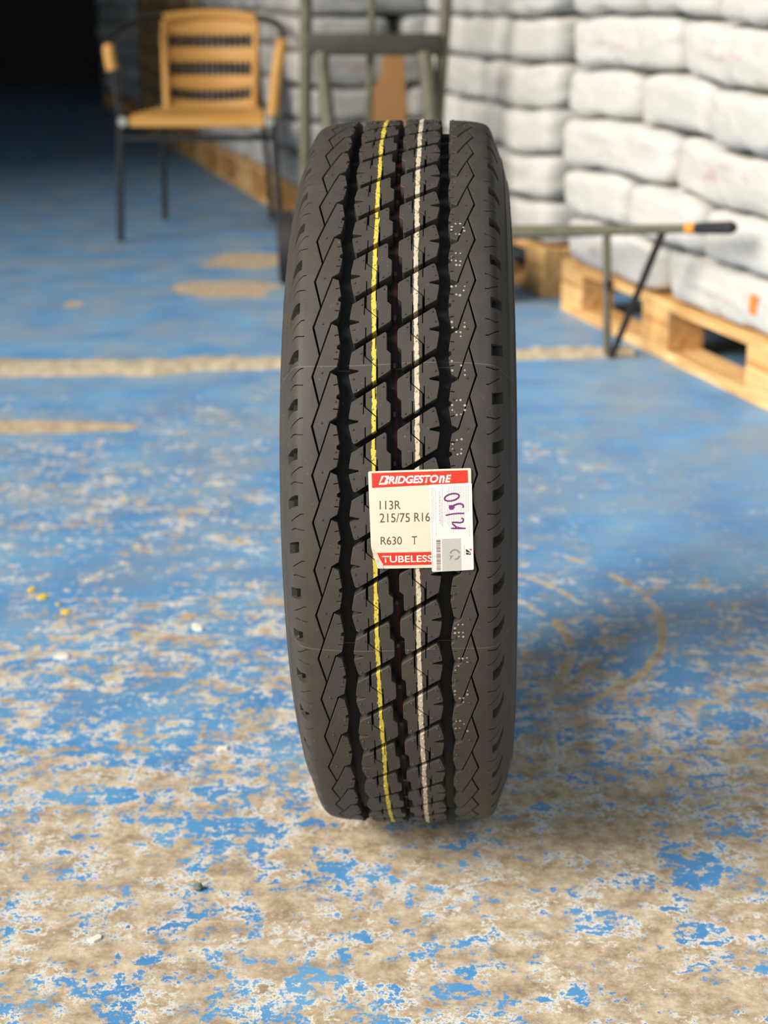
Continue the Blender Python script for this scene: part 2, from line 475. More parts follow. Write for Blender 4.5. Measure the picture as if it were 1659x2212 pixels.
def c7(x, y): return ((x - 837) / 19.61, (y - 1143) / 811.0)
def T(x): return 1163 - 0.609 * (x - 150)
def B(x): return 1832 - 0.637 * (x - 215)
PA = [(150, T(150)), (345, T(345)), (343, 1355), (355, 1355), (356, 1234), (550, 1405), (550, B(550)), (385, B(385)), (384, 1570), (371, 1570), (370, B(370)),
      (228, B(228)), (190, 1832), (165, 1795), (112, 1565), (112, 1524), (265, 1482), (265, 1462), (112, 1430), (114, 1370)]
PB = [(383, T(383)), (533, T(533)), (534, 1115), (547, 1115), (547, T(547)), (680, T(680)), (704, T(680) + 4), (717, T(680) + 28), (720, 1130), (785, 1187), (785, 1445), (768, B(768)),
      (580, B(580)), (578, 1402), (573, 1400), (573, 1280), (560, 1280), (560, 1394), (383, 1236)]
TREAD = [[c7(*p) for p in PA], [c7(*p) for p in PB]]
TPINS = [c7(*p) for p in ((300, 1180), (455, 1075), (660, 915), (178, 1600), (222, 1770), (635, 1505), (490, 1275), (470, 1560))]
SHOULDER = [[(-52.0, .425), (-47, .483), (-45.9, .648), (-49.3, .664), (-49.3, .680), (-45.8, .664), (-44.7, .816), (-44.7, .845), (-47, .885), (-47, .94), (-44.7, .967),
             (-45.6, 1.146), (-49.4, 1.139), (-49.4, 1.155), (-45.7, 1.162), (-47, 1.312), (-52.8, 1.40), (-61.1, 2.02), (-66.45, 1.488), (-66.2, 1.455)]]
SPINS = [(-59.5, 1.42), (-48.0, 1.0)]
VC = -0.02
for k in range(NP):
    for sgn in (1, -1):
        off = 0.0 if sgn == 1 else VC
        smooth(obj('tread_block', cut_block(TREAD, sgn, k, off, TPINS, ucuts=(-28, -18, -9)), M['tread'], tyre), 28)
        smooth(obj('shoulder_block', cut_block(SHOULDER, sgn, k, off, SPINS, cham=0.35, ucuts=(-60, -53)), M['rubber'], tyre), 28)

# --- continuous shoulder ribs with scalloped pockets and short sipes
SK = [0, 72, 78, 84, 92, 101, 130]
def lerp_tab(xs, ys, x):
    if x <= xs[0]: return ys[0]
    for i in range(len(xs) - 1):
        if x <= xs[i + 1]: return ys[i] + (ys[i + 1] - ys[i]) * (x - xs[i]) / (xs[i + 1] - xs[i])
    return ys[-1]
def sh(v, q): return [v, v, v, v + 0.02 * q, v + 0.07 * q, v + 0.14 * q, v + 0.14 * q]
T1 = [.30, .30, .31, .40, .50, .54, .54]
T2 = [.655, .655, .645, .62, .69, .76, .76]
w1, w2 = 0.007, 0.012
def shift(tab, d): return [x + d for x in tab]
COLS = [(sh(-.105, 1), 0), (sh(-.085, 1), 1), (sh(-.02, 1), 1), (sh(.06, 1), 1), (sh(.115, 1), 1), (sh(.135, 1), 0), (sh(.20, 1), 0),
        (shift(T1, -w2), 0), (shift(T1, -w1), 2), (shift(T1, w1), 2), (shift(T1, w2), 0),
        ([.40, .41, .42, .48, .55, .60, .60], 0), ([.484, .49, .50, .53, .59, .63, .63], 0), ([.57, .57, .57, .575, .62, .66, .66], 0),
        (shift(T2, -w2), 0), (shift(T2, -w1), 2), (shift(T2, w1), 2), (shift(T2, w2), 0), ([.75, .75, .75, .75, .78, .84, .84], 0), ([.82, .82, .82, .83, .86, .91, .91], 0)]
ROWS = [0.0, 0.33, 0.66, 72.0, 75.2, 75.6, 78.0, 80.0, 80.5, 82.5, 85, 87.5, 90, 92.0, 92.5, 95, 98, 100.0, 101.2, 104, 108]
def u_in(v):
    f = (v - .065) % 1.0
    return -62.0 - 6.1 * (f / .419) if f <= .419 else -68.1 + 6.1 * ((f - .419) / .581)
def shoulder(sgn, off):
    bm = bmesh.new(); grid = []
    for k in (range(NP) if sgn == 1 else range(0, -NP, -1)):
        for tab, kind in COLS:
            col = []
            v0 = tab[0]
            ui = u_in(v0)
            p = wheel_pt(sgn * ui, r_of_u(ui) - 13.8, ang(sgn * v0 + off + k)); col.append(bm.verts.new(p))
            p = wheel_pt(sgn * (ui), r_of_u(ui) - 0.4, ang(sgn * v0 + off + k)); col.append(bm.verts.new(p))
            s_in = abs(ui) + 0.45
            for j, s in enumerate(ROWS):
                if j < 3: s = s_in + (72.0 - s_in) * s
                v = lerp_tab(SK, tab, s)
                (u, r), nrm = prof_s(s)
                d = 0.0
                if kind == 1 and 80.5 <= s <= 100.0: d = 5.5
                if kind == 2 and 75.6 <= s <= 92.0: d = 1.6
                col.append(bm.verts.new(wheel_pt(-sgn * (u - nrm[0] * d), r - nrm[1] * d, ang(sgn * v + off + k))))
            grid.append(col)
    n = len(grid)
    for i in range(n):
        a, b = grid[i], grid[(i + 1) % n]
        for j in range(len(a) - 1): bm.faces.new((a[j], b[j], b[j + 1], a[j + 1]))
    bmesh.ops.recalc_face_normals(bm, faces=bm.faces)
    smooth(obj('shoulder_rib', bm, M['rubber'], tyre), 30)
shoulder(1, 0.0); shoulder(-1, VC)

# --- sidewalls, carcass under the tread, beads
def ring_mesh(pts, seg=216):
    verts, faces = [], []
    for i in range(seg):
        a = 2 * math.pi * i / seg
        for (u, r) in pts: verts.append(wheel_pt(u, r, a))
    m = len(pts)
    for i in range(seg):
        for j in range(m - 1):
            faces.append((i * m + j, ((i + 1) % seg) * m + j, ((i + 1) % seg) * m + j + 1, i * m + j + 1))
    return verts, faces
def fix(name, pts, mat, seg=216, angle=40):
    v, f = ring_mesh(pts, seg); me = raw_mesh(name, v, f)
    bm = bmesh.new(); bm.from_mesh(me); bmesh.ops.recalc_face_normals(bm, faces=bm.faces); bm.to_mesh(me); bm.free()
    return smooth(obj(name, me, mat, tyre), angle)
for sg in (-1, 1):
    pts = []
    s = 107.6
    while s < S_END:
        (u, r), nrm = prof_s(s); d = 0.0
        if 118 < s < 119.5 or 140 < s < 141.5: d = -0.8            # moulded rim lines
        pts.append((sg * (u - nrm[0] * d), r - nrm[1] * d)); s += 1.5
    pts += [(sg * 66, 206), (sg * 72, 222), (sg * 86, 245), (sg * 93, 275), (sg * 92, 300), (sg * 84, 328), (sg * 60, 341), (0, 343)]
    fix('sidewall', pts, M['rubber'])
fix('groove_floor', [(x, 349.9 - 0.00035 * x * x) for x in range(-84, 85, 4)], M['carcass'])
# wear bars across the three grooves
def bar(u0, u1, v):
    bm = bmesh.new(); r1 = r_of_u((u0 + u1) / 2) - 7.5
    vs_ = []
    for rr in (346, r1):
        for vv in (v - .05, v + .05):
            for u in (u0, u1): vs_.append(bm.verts.new(wheel_pt(u, rr, ang(vv))))
    for q in ((0, 1, 3, 2), (4, 6, 7, 5), (0, 4, 5, 1), (2, 3, 7, 6), (0, 2, 6, 4), (1, 5, 7, 3)): bm.faces.new([vs_[i] for i in q])
    bmesh.ops.recalc_face_normals(bm, faces=bm.faces); obj('stone_ejector', bm, M['rubber'], tyre)
for k in range(NP):
    bar(-1.2, 1.2, k + 0.25); 
# --- chalky dot-printed figures on the right shoulder
def dots():
    bm = bmesh.new()
    glyphs = [["0110", "1001", "1001", "0110"], ["1111", "0001", "0110", "1000"], ["1100", "0010", "1101", "0001"], ["0110", "1000", "1110", "0110"], ["1001", "1001", "0110", "0010"]]
    rnd = random.Random(3)
    for gi in range(15):
        if gi in (7, 8, 9, 10): continue
        v0 = 2.1 + gi * 0.78
        g = glyphs[(gi * 3) % 5]
        for c in range(4):
            for r_ in range(4):
                if g[r_][c] == '1' and rnd.random() > 0.12:
                    u = 47.6 + 3.4 * c + rnd.uniform(-.4, .4); v = v0 + 0.095 * r_ + rnd.uniform(-.01, .01)
                    rad = rnd.uniform(0.7, 1.2)
                    vs_ = []
                    for q in range(8):
                        a = q * math.pi / 4
                        uu = u + rad * math.cos(a); vs_.append(bm.verts.new(wheel_pt(uu, r_of_u(uu) + 0.12, ang(v + rad * math.sin(a) / PMM))))
                    f = bm.faces.new(vs_)
    t = NT('chalky_dots'); t.col(t.mix(t.noise(t.obj(), 300, 3), lin(120, 114, 100), lin(176, 168, 150))); t.rough(0.8)
    o = obj('dot_print', bm, t.m, tyre); o['kind'] = 'stuff'
dots()

# --- paper labels on the tread (curved with it)
A_ST = math.radians(77.7)
def lab(x, y, lift):
    """label drawing coordinates -> tyre surface"""
    u = (x - 451.6) / 16.34; w = (y - 737) / 16.34
    return wheel_pt(u, R0 + 0.62 - 0.0011 * u * u * 0.5 + lift, A_ST + w / R0)
def sheet(name, outline, lift, mat, parent, thick=0.12):
    bm = bmesh.new()
    f = bm.faces.new([bm.verts.new((x, y, 0)) for x, y in outline]); f.normal_update()
    bmesh.ops.triangulate(bm, faces=[f])
    ys = [p[1] for p in outline]; xs = [p[0] for p in outline]
    for i in range(1, 14):
        for co, no in (((0, min(ys) + (max(ys) - min(ys)) * i / 14 + .013, 0), (0, 1, 0)), ((min(xs) + (max(xs) - min(xs)) * i / 14 + .013, 0, 0), (1, 0, 0))):
            bmesh.ops.bisect_plane(bm, geom=bm.verts[:] + bm.edges[:] + bm.faces[:], plane_co=co, plane_no=no)
    ex = bmesh.ops.extrude_face_region(bm, geom=bm.faces[:])
    for v in bm.verts: v.co.z = 0
    for g in ex['geom']:
        if isinstance(g, bmesh.types.BMVert): g.co.z = 1
    for v in bm.verts: v.co = lab(v.co.x, v.co.y, lift + thick * v.co.z)
    bmesh.ops.recalc_face_normals(bm, faces=bm.faces)
    return smooth(obj(name, bm, mat, parent), 40)
def rounded(pts, r):
    out = []
    n = len(pts)
    for i in range(n):
        p0, p1, p2 = Vector(pts[i - 1]), Vector(pts[i]), Vector(pts[(i + 1) % n])
        a = p1 + (p0 - p1).normalized() * r; b = p1 + (p2 - p1).normalized() * r
        for t in (0, .33, .67, 1): out.append(tuple((1 - t) ** 2 * a + 2 * t * (1 - t) * p1 + t * t * b))
    return out
def lettering(name, text, x0, x1, ytop, ybot, slope, lift, mat, parent, bold=0.0, shear=0.0, rot=False):
    cu = bpy.data.curves.new('type', 'FONT'); cu.body = text; cu.offset = bold; cu.shear = shear; cu.resolution_u = 4
    ob = bpy.data.objects.new('type', cu); C.objects.link(ob)
    dg = bpy.context.evaluated_depsgraph_get(); me = bpy.data.meshes.new_from_object(ob.evaluated_get(dg))
    bpy.data.objects.remove(ob); bpy.data.curves.remove(cu)
    xs = [v.co.x for v in me.vertices]; ys = [v.co.y for v in me.vertices]
    bm = bmesh.new(); bm.from_mesh(me); bpy.data.meshes.remove(me)
    for v in bm.verts:
        tx = (v.co.x - min(xs)) / (max(xs) - min(xs)); ty = (v.co.y - min(ys)) / (max(ys) - min(ys))
        x = x0 + (x1 - x0) * tx; y = ybot + (ytop - ybot) * ty + slope * (x - x0)
        v.co = lab(x, y, lift)
    bmesh.ops.recalc_face_normals(bm, faces=bm.faces)
    for f in bm.faces:
        if f.normal.y > 0: f.normal_flip()
    return obj(name, bm, mat, parent)
def patches(name, quads, lift, mat, parent):
    bm = bmesh.new()
    for q in quads: 
        f = bm.faces.new([bm.verts.new(lab(x, y, lift)) for x, y in q]); f.normal_update()
        if f.normal.y > 0: f.normal_flip()
    return obj(name, bm, mat, parent)
def stroke(bm, pts, w, lift):
    pts = [Vector(p) for p in pts]; L, Rr = [], []
    for i, p in enumerate(pts):
        t = (pts[min(i + 1, len(pts) - 1)] - pts[max(i - 1, 0)]).normalized(); nn = Vector((-t.y, t.x)) * w * 0.5
        L.append(bm.verts.new(lab(p.x + nn.x, p.y + nn.y, lift))); Rr.append(bm.verts.new(lab(p.x - nn.x, p.y - nn.y, lift)))
    for i in range(len(pts) - 1): bm.faces.new((L[i], L[i + 1], Rr[i + 1], Rr[i]))

SL = -0.02
main = sheet('size_label', rounded([(103, 180), (1468, 147), (1478, 1490), (285, 1503), (128, 1212)], 22), 0.25, M['paper'], tyre)
sheet('red_band', [(150, 203), (1424, 176), (1428, 346), (154, 402)], 0.39, M['red'], main, 0.02)
sheet('red_band', [(205, 1283), (1440, 1268), (1442, 1448), (285, 1460)], 0.39, M['red'], main, 0.02)
patches('folded_corner', [[(128, 1212), (160, 1240), (285, 1440), (285, 1503), (215, 1500), (180, 1400)]], 0.6, M['paper_back'], main)
# brand word: slanted capitals with a wedge-cut first letter
lettering('lettering', 'RIDGESTO', 372, 1034, 246, 352, SL, 0.49, M['white_ink'], main, 0.034, 0.22)
lettering('lettering', 'n', 1040, 1118, 243, 343, SL, 0.49, M['white_ink'], main, 0.034, 0.22)
lettering('lettering', 'E', 1124, 1205, 236, 338, SL, 0.49, M['white_ink'], main, 0.034, 0.22)
bq = [[(283, 242), (318, 241), (250, 352), (244, 361)], [(318, 241), (372, 240), (385, 248), (386, 268), (378, 288), (356, 300), (330, 300), (348, 266), (328, 262)],
      [(330, 300), (356, 300), (368, 312), (366, 335), (352, 352), (330, 358), (244, 361), (262, 338), (318, 335)]]
patches('lettering', bq, 0.49, M['white_ink'], main)
lettering('lettering', '113R', 252, 530, 575, 693, SL * 0.3, 0.45, M['ink'], main, 0.0)
lettering('lettering', '215/75', 250, 650, 745, 868, SL * 0.3, 0.45, M['ink'], main, 0.0)
lettering('lettering', 'R16', 710, 917, 740, 860, SL * 0.3, 0.45, M['ink'], main, 0.0)
lettering('lettering', 'R630', 258, 540, 1062, 1172, SL * 0.3, 0.45, M['ink'], main, 0.0)
lettering('lettering', 'T', 675, 742, 1058, 1170, SL * 0.3, 0.45, M['ink'], main, 0.0)
lettering('lettering', 'TUBELESS', 272, 945, 1325, 1418, SL * 0.4, 0.49, M['white_ink'], main, 0.012)

side = sheet('warranty_label', rounded([(912, 366), (1476, 346), (1494, 1536), (936, 1554)], 22), 0.50, M['paper2'], tyre)
rnd = random.Random(5)
gray, redp = [], []
for i, (x, y0, y1, dark, red) in enumerate([(945, 400, 1500, 0, 1), (968, 405, 800, 0, 0), (995, 405, 1030, 0, 0), (1038, 450, 850, 1, 0), (1052, 520, 900, 1, 0), (1070, 600, 890, 1, 0), (1083, 400, 950, 0, 1), (1112, 520, 860, 0, 0), (1150, 440, 900, 0, 1), (1170, 390, 930, 0, 1),
                                  (1205, 395, 900, 0, 0), (1226, 395, 1000, 0, 0), (1248, 390, 960, 0, 0), (1270, 390, 900, 0, 0), (1292, 388, 980, 0, 0), (1318, 385, 900, 1, 0), (1340, 385, 860, 0, 0), (1365, 382, 820, 0, 0), (1395, 382, 760, 0, 0), (1425, 382, 700, 0, 1), (1438, 900, 1040, 0, 1), (1368, 1190, 1330, 0, 1)]):
    y = y0
    while y < y1:
        l = rnd.uniform(14, 40)
        (redp if red else gray).append([(x, y), (x + (5 if not dark else 7), y), (x + (5 if not dark else 7), y + l), (x, y + l)])
        y += l + rnd.uniform(5, 12)
o_ = patches('small_print', gray, 0.66, M['fineprint'], side); o_['kind'] = 'stuff'
o_ = patches('small_print', redp, 0.66, M['fineprint_red'], side); o_['kind'] = 'stuff'
bars = []; y = 1108
while y < 1532:
    l = rnd.choice([4, 4, 7, 10]); bars.append([(998, y), (1055, y - 1), (1055, y + l - 1), (998, y + l)]); y += l + rnd.choice([4, 5, 8])
patches('barcode', bars, 0.66, M['ink'], side)
sheet('foil_square', [(1072, 1100), (1328, 1092), (1330, 1536), (1074, 1546)], 0.63, M['silver'], side, 0.02)
bm = bmesh.new()
stroke(bm, [(1245 + 62 * math.cos(a), 1318 + 66 * math.sin(a)) for a in [math.radians(q) for q in range(195, 350, 10)]], 24, 0.68)
stroke(bm, [(1245 + 62 * math.cos(a), 1318 + 66 * math.sin(a)) for a in [math.radians(q) for q in range(15, 105, 10)]], 24, 0.68)
bm.faces.new([bm.verts.new(lab(x, y, 0.68)) for x, y in ((1168, 1330), (1225, 1330), (1205, 1355), (1172, 1396), (1185, 1352))])
obj('arrow_mark', bm, M['silver_dark'], side)
patches('emblem', [[(1392, 1240), (1420, 1262), (1462, 1300), (1392, 1282)], [(1392, 1292), (1420, 1296), (1440, 1312), (1455, 1300), (1458, 1318), (1440, 1328), (1425, 1318), (1405, 1326), (1392, 1312)]], 0.66, M['metal_dark'], side)
patches('emblem', [[(1430, 1240), (1466, 1242), (1466, 1275)]], 0.66, M['red'], side)
def ch(p): return (860 + p[0] * .5835, 307 + p[1] * .5835)
bm = bmesh.new()
stroke(bm, [ch((600 + 165 * math.cos(a), 395 + 80 * math.sin(a) - 0.18 * 165 * math.cos(a))) for a in [math.radians(q) for q in range(0, 361, 15)]], 23, 0.70)
stroke(bm, [ch(p) for p in ((530, 600), (600, 590), (650, 620), (620, 660), (560, 665), (540, 630), (600, 620), (640, 585), (720, 550), (800, 545), (850, 570), (862, 610), (845, 640))], 25, 0.70)
stroke(bm, [ch(p) for p in ((455, 810), (600, 780), (740, 768), (880, 770))], 21, 0.70)
stroke(bm, [ch(p) for p in ((815, 875), (850, 900), (860, 935), (840, 970), (780, 985), (700, 975), (600, 975), (620, 1020), (670, 1060), (690, 1105))], 23, 0.70)
stroke(bm, [ch(p) for p in ((575, 1110), (690, 1118), (910, 1118))], 20, 0.70)
stroke(bm, [ch(p) for p in ((680, 1070), (760, 1095), (900, 1118))], 14, 0.70)
obj('handwriting', bm, M['purple'], side)

# ------------------------------------------------------------------ pallets and sack stacks
DIR = Vector((-0.275, 0.9614, 0)); DEP = Vector((0.9614, 0.275, 0))
RZ = math.atan2(DIR.y, DIR.x)
PL, PD, PH = 1.2, 1.0, 0.144
bmw = {}
def shared_box(sx, sy, sz):
    key = (sx, sy, sz)
    if key not in bmw:
        bm = bmesh.new(); box(bm, 0, 0, 0, sx, sy, sz, bev=0.003)
        me = bpy.data.meshes.new('board'); bm.to_mesh(me); bm.free(); me.materials.append(M['wood']); bmw[key] = me
    return bmw[key]
def pallet(corner, label, group=None):
    """corner: near front corner on the floor; long side runs along DIR, depth along DEP"""
    t = thing('pallet', label, 'pallet', (corner[0], corner[1], 0), RZ, group)
    # local x along DIR, local y is -DEP
    def put(name, sx, sy, sz, x, y, z):
        o = bpy.data.objects.new(name, shared_box(sx, sy, sz)); C.objects.link(o); o.parent = t; o.location = (x, -y, z)
    for i in range(3):
        y = 0.05 + i * 0.45
        put('bottom_board', PL, 0.10, 0.024, PL / 2, y, 0.012)
        for x in (0.0725, PL / 2, PL - 0.0725): put('block', 0.145, 0.10, 0.076, x, y, 0.062)
    for x in (0.0725, PL / 2, PL - 0.0725): put('cross_board', 0.145, PD, 0.022, x, PD / 2, 0.111)
    for i in range(8): put('deck_board', PL, 0.10, 0.022, PL / 2, 0.05 + i * (PD - 0.10) / 7, 0.133)
    return t

def sack_mesh(a, b, c, seed):
    """a plump sack lying flat, base at z=0: half length a, half width b, height c"""
    bm = bmesh.new(); bmesh.ops.create_cube(bm, size=2.0)
    bmesh.ops.subdivide_edges(bm, edges=bm.edges[:], cuts=11, use_grid_fill=True)
    for v in bm.verts:
        x, y, z = v.co
        m = max(abs(x), abs(y), abs(z))
        pl = (abs(x) ** 9 + abs(y) ** 9) ** (1 / 9)
        k = (pl ** 7 + abs(z) ** 7) ** (1 / 7)
        x, y, z = x * m / k, y * m / k, z * m / k
        q = Vector((x * 2.7, y * 2.2, z * 0.9 + seed * 7.7))
        n1 = noise.noise(q); n2 = noise.noise(q * 2.9 + Vector((5, 1, seed)))
        edge = max(abs(x), abs(y))
        X = a * x * (1 - 0.016 * abs(n2)); Y = b * y * (1 - 0.09 * abs(n1) - 0.03 * abs(n2))
        Z = c * 0.5 * (1 + z) + (0.012 * n1 + 0.005 * n2) * edge
        v.co = (X, Y, max(0.0, min(c, Z)))
    me = bpy.data.meshes.new('sack'); bm.to_mesh(me); bm.free()
    me.polygons.foreach_set('use_smooth', [True] * len(me.polygons))
    return me
SH = 0.130
sack_meshes = {}
for mk in ('sack', 'sack_brown', 'sack_grey'):
    sack_meshes[mk] = []
    for sd in range(5):
        me = sack_mesh(0.296, 0.1965, SH - 0.002, sd + 1); me.materials.append(M[mk]); sack_meshes[mk].append(me)
rs = random.Random(11)
def settle(o, cor, seed):
    """the whole stack has settled: its layers wave together"""
    M0 = Matrix.LocRotScale(o.location, o.rotation_euler, None); Mi = M0.inverted()
    me = o.data.copy(); o.data = me
    for v in me.vertices:
        w = M0 @ v.co; q = w - cor
        al, de, h = q.dot(DIR), q.dot(DEP), w.z - PH
        f = max(0.0, min(1.0, h / 0.22))
        w.z += f * (0.020 * noise.noise(Vector((al * 2.6, de * 1.5, seed))) + 0.008 * noise.noise(Vector((al * 7, h * 2, seed + 4))))
        w += DEP * (0.03 * f * noise.noise(Vector((al * 2.2 + 3, h * 3.0, seed + 8))))
        v.co = Mi @ w
LAYER = ['bottom layer', 'second layer', 'third layer', 'fourth layer', 'fifth layer', 'sixth layer', 'top layer']
def stack(corner, mk, what, where, cross_first=False, full=False):
    cor = Vector((corner[0], corner[1], 0)); out = {}
    for r in range(7):
        three = (r % 2 == 1) != cross_first
        if three: slots = [((i + 0.5) * 0.4, 0.30, 1, e) for i, e in enumerate(('near its tyre end', 'in its middle', 'near its back wall end'))]
        else: slots = [((i + 0.5) * 0.6, 0.20, 0, e) for i, e in enumerate(('in its tyre half', 'in its back wall half'))]
        if full: slots.append((0.3, 0.83, 0, 'away from the aisle') if three else (0.2, 0.73, 1, 'away from the aisle'))
        for i, (x, y, cr, e) in enumerate(slots):
            o = bpy.data.objects.new('sack', rs.choice(sack_meshes[mk])); C.objects.link(o)
            p = cor + DIR * (x + rs.uniform(-.0015, .0015)) + DEP * (y + rs.uniform(-.022, .0)); p.z = PH + r * SH + 0.001
            o.location = p
            o.rotation_euler = (rs.uniform(-.002, .002), rs.uniform(-.002, .002), RZ + (math.pi / 2 if cr else 0) + (math.pi if rs.random() < .5 else 0) + rs.uniform(-.006, .006))
            tag(o, what + ', ' + LAYER[r] + ', ' + e + ', in the stack ' + where, 'sack', what + 's of the stack ' + where); out[(r, i)] = o
            settle(o, cor, cor.y * 3.7)
    return out
P1 = (0.832, 3.07); P2 = (0.469, 4.40); P3 = (-0.315, 5.86)
pallet(P1, 'pale pine pallet lying by the leg of the hand cart under white sacks')
s1 = stack(P1, 'sack', 'white sack', 'by the cart grip')
pallet(P2, 'pale pine pallet between the hand cart pallet and the hand truck')
stack(P2, 'sack', 'white sack', 'by the cart wheel', cross_first=True)
step = 1.235
starts = [Vector((P3[0], P3[1], 0)) + DIR * step * i for i in range(6)]
info = [('sack', 'pale pine pallet right behind the hand truck', 'white sack', 'behind the hand truck', True),
        ('sack', 'pale pine pallet behind the arm of the woven chair', 'white sack', 'beside the chair', False),
        ('sack_brown', 'pine pallet under the first stack of brown sacks behind the chair', 'brown sack', 'behind the chair', False),
        ('sack_brown', 'pine pallet under the farther stack of brown sacks', 'brown sack', 'beside grey sacks', False),
        ('sack_grey', 'pine pallet under the grey sacks next to the brown sacks', 'grey sack', 'beside brown sacks', False),
        ('sack_grey', 'pine pallet under the last grey sacks at the dark end of the hall', 'grey sack', 'by the back wall', False)]
for p, (mk, pl, wh, wr, fl) in zip(starts, info):
    pallet((p.x, p.y), pl); stack((p.x, p.y), mk, wh, wr, cross_first=(mk == 'sack_brown'), full=fl)
# orange tag on a bottom sack by the hand cart
pt = s1[(0, 0)]
tg = bmesh.new(); box(tg, 0, 0, 0, 0.032, 0.002, 0.042, bev=0.0008)
to = obj('tag', tg, M['orange_tag'], pt)
pt['label'] = 'white sack at the bottom of its stack with a small orange tag'
del pt['group']
wp = Vector((0.79, 3.20, 0.212))
bpy.context.view_layer.update()
mi = pt.matrix_world.inverted()
hit, hp, hn, _ = pt.ray_cast(mi @ (wp - DEP * 0.4), (mi.to_3x3() @ DEP).normalized())
if hit: wp = pt.matrix_world @ hp - DEP * 0.002
to.matrix_world = Matrix.Translation(wp) @ Matrix.Rotation(RZ, 4, 'Z')

# cardboard leaning against the white sacks behind the hand truck
bm = bmesh.new()
prof = [(-0.09, 0.0), (0.11, 0.0), (0.105, 0.50), (0.10, 0.60), (0.105, 0.71), (0.09, 0.715), (0.055, 0.66), (0.015, 0.635), (0.01, 0.57), (-0.035, 0.50)]
fr = [bm.verts.new((x, 0, z)) for x, z in prof]; bk = [bm.verts.new((x, 0.006, z)) for x, z in prof]
bm.faces.new(fr); bm.faces.new(bk[::-1])
for i in range(len(prof)): bm.faces.new((fr[i], bk[i], bk[(i + 1) % len(prof)], fr[(i + 1) % len(prof)]))
bmesh.ops.recalc_face_normals(bm, faces=bm.faces)
cb = obj('cardboard_sheet', bm, M['cardboard']); cb.location = (-0.005, 5.78, 0.0); cb.rotation_euler = (math.radians(-5), 0, math.radians(16))
tag(cb, 'torn brown cardboard sheet leaning on white sacks behind the hand truck', 'cardboard')

# ------------------------------------------------------------------ hand truck
ht = thing('hand_truck', 'upright grey metal hand truck with cross plate standing behind the tyre', 'hand truck', (0, 4.6, 0))
def part(name, mat, parent, fn, sm=40):
    bm = bmesh.new(); fn(bm); bmesh.ops.recalc_face_normals(bm, faces=bm.faces); return smooth(obj(name, bm, mat, parent), sm)
part('post', M['metal'], ht, lambda b: tube(b, [(-0.240, 0, 0.03), (-0.234, 0, 0.5), (-0.228, 0.02, 0.84), (-0.222, 0.05, 1.22)], 0.019))
part('post', M['metal'], ht, lambda b: tube(b, [(0.150, 0, 0.03), (0.160, 0, 0.5), (0.182, 0.02, 0.84), (0.205, 0.05, 1.22)], 0.019))
part('handle_bar', M['metal'], ht, lambda b: tube(b, [(-0.222, 0.05, 1.22), (-0.20, 0.06, 1.26), (0.185, 0.06, 1.26), (0.205, 0.05, 1.22)], 0.015))
part('cross_plate', M['metal_plate'], ht, lambda b: box(b, -0.028, -0.005, 0.712, 0.392, 0.03, 0.062, bev=0.008))
part('inner_leg', M['metal'], ht, lambda b: tube(b, [(-0.182, -0.01, 0.69), (-0.180, -0.02, 0.64), (-0.155, -0.06, 0.42), (-0.14, -0.09, 0.16), (-0.14, -0.09, 0.0)], 0.022))
part('inner_leg', M['metal'], ht, lambda b: tube(b, [(0.118, -0.01, 0.69), (0.126, -0.02, 0.64), (0.148, -0.06, 0.42), (0.165, -0.09, 0.16), (0.165, -0.09, 0.0)], 0.023))
part('centre_rod', M['metal'], ht, lambda b: tube(b, [(-0.050, 0.02, 0.05), (-0.046, 0.02, 0.5), (-0.034, 0.03, 0.84), (-0.03, 0.05, 1.26)], 0.011))
part('lower_bar', M['metal'], ht, lambda b: tube(b, [(-0.236, 0, 0.30), (0.155, 0, 0.30)], 0.012))
part('toe_plate', M['metal_plate'], ht, lambda b: box(b, -0.045, -0.08, 0.006, 0.36, 0.16, 0.010))
for x in (-0.30, 0.215):
    part('wheel', M['black_grip'], ht, lambda b: tube(b, [(x - 0.022, 0.06, 0.11), (x + 0.022, 0.06, 0.11)], 0.11, 28), 40)
part('axle', M['metal_dark'], ht, lambda b: tube(b, [(-0.31, 0.06, 0.11), (0.225, 0.06, 0.11)], 0.010))

# ------------------------------------------------------------------ hand cart with one long shaft, leg and brace
hc = thing('hand_cart', 'low metal hand cart shaft with black grip propped on a braced leg', 'cart', (0.548, 3.63, 0))
def sp(t):      # along the shaft from the grip end, in cart space
    return Vector((0.73 - 0.19 * t - 0.548, 3.15 + 0.48 * t - 3.63, 0.385 - 0.075 * t))
part('shaft', M['metal'], hc, lambda b: tube(b, [sp(0.28), sp(0.6), sp(1.0), sp(1.5), sp(2.0), sp(2.55)], 0.01, 8, True, [0.010, 0.011, 0.013, 0.017, 0.020, 0.021]))
part('grip', M['black_grip'], hc, lambda b: tube(b, [sp(0.0), sp(0.02), sp(0.25), sp(0.26)], 0.012, 12, True, [0.010, 0.014, 0.013, 0.012]))
part('grip_ring', M['orange'], hc, lambda b: tube(b, [sp(0.26), sp(0.33)], 0.0125, 12))
lt = sp(1.0)
part('leg', M['metal'], hc, lambda b: tube(b, [(lt.x - 0.004, lt.y, lt.z), (0.004, 0.0, 0.0)], 0.0105, 10))
part('leg_collar', M['metal_dark'], hc, lambda b: tube(b, [(-0.002, 0, 0.19), (-0.001, 0, 0.165)], 0.0125, 10))
bt = sp(0.52)
part('brace', M['metal_dark'], hc, lambda b: tube(b, [tuple(bt), (0.012, -0.012, 0.0)], 0.009, 10))
wx = sp(2.55)
def cart_wheel(b):
    d = Vector((0.93, 0.37, 0)).normalized(); c = Vector((wx.x, wx.y, 0.13))
    tube(b, [c - d * 0.03, c - d * 0.024, c + d * 0.024, c + d * 0.03], 0.13, 28, True, [0.115, 0.13, 0.13, 0.115])
part('wheel', M['black_grip'], hc, cart_wheel)
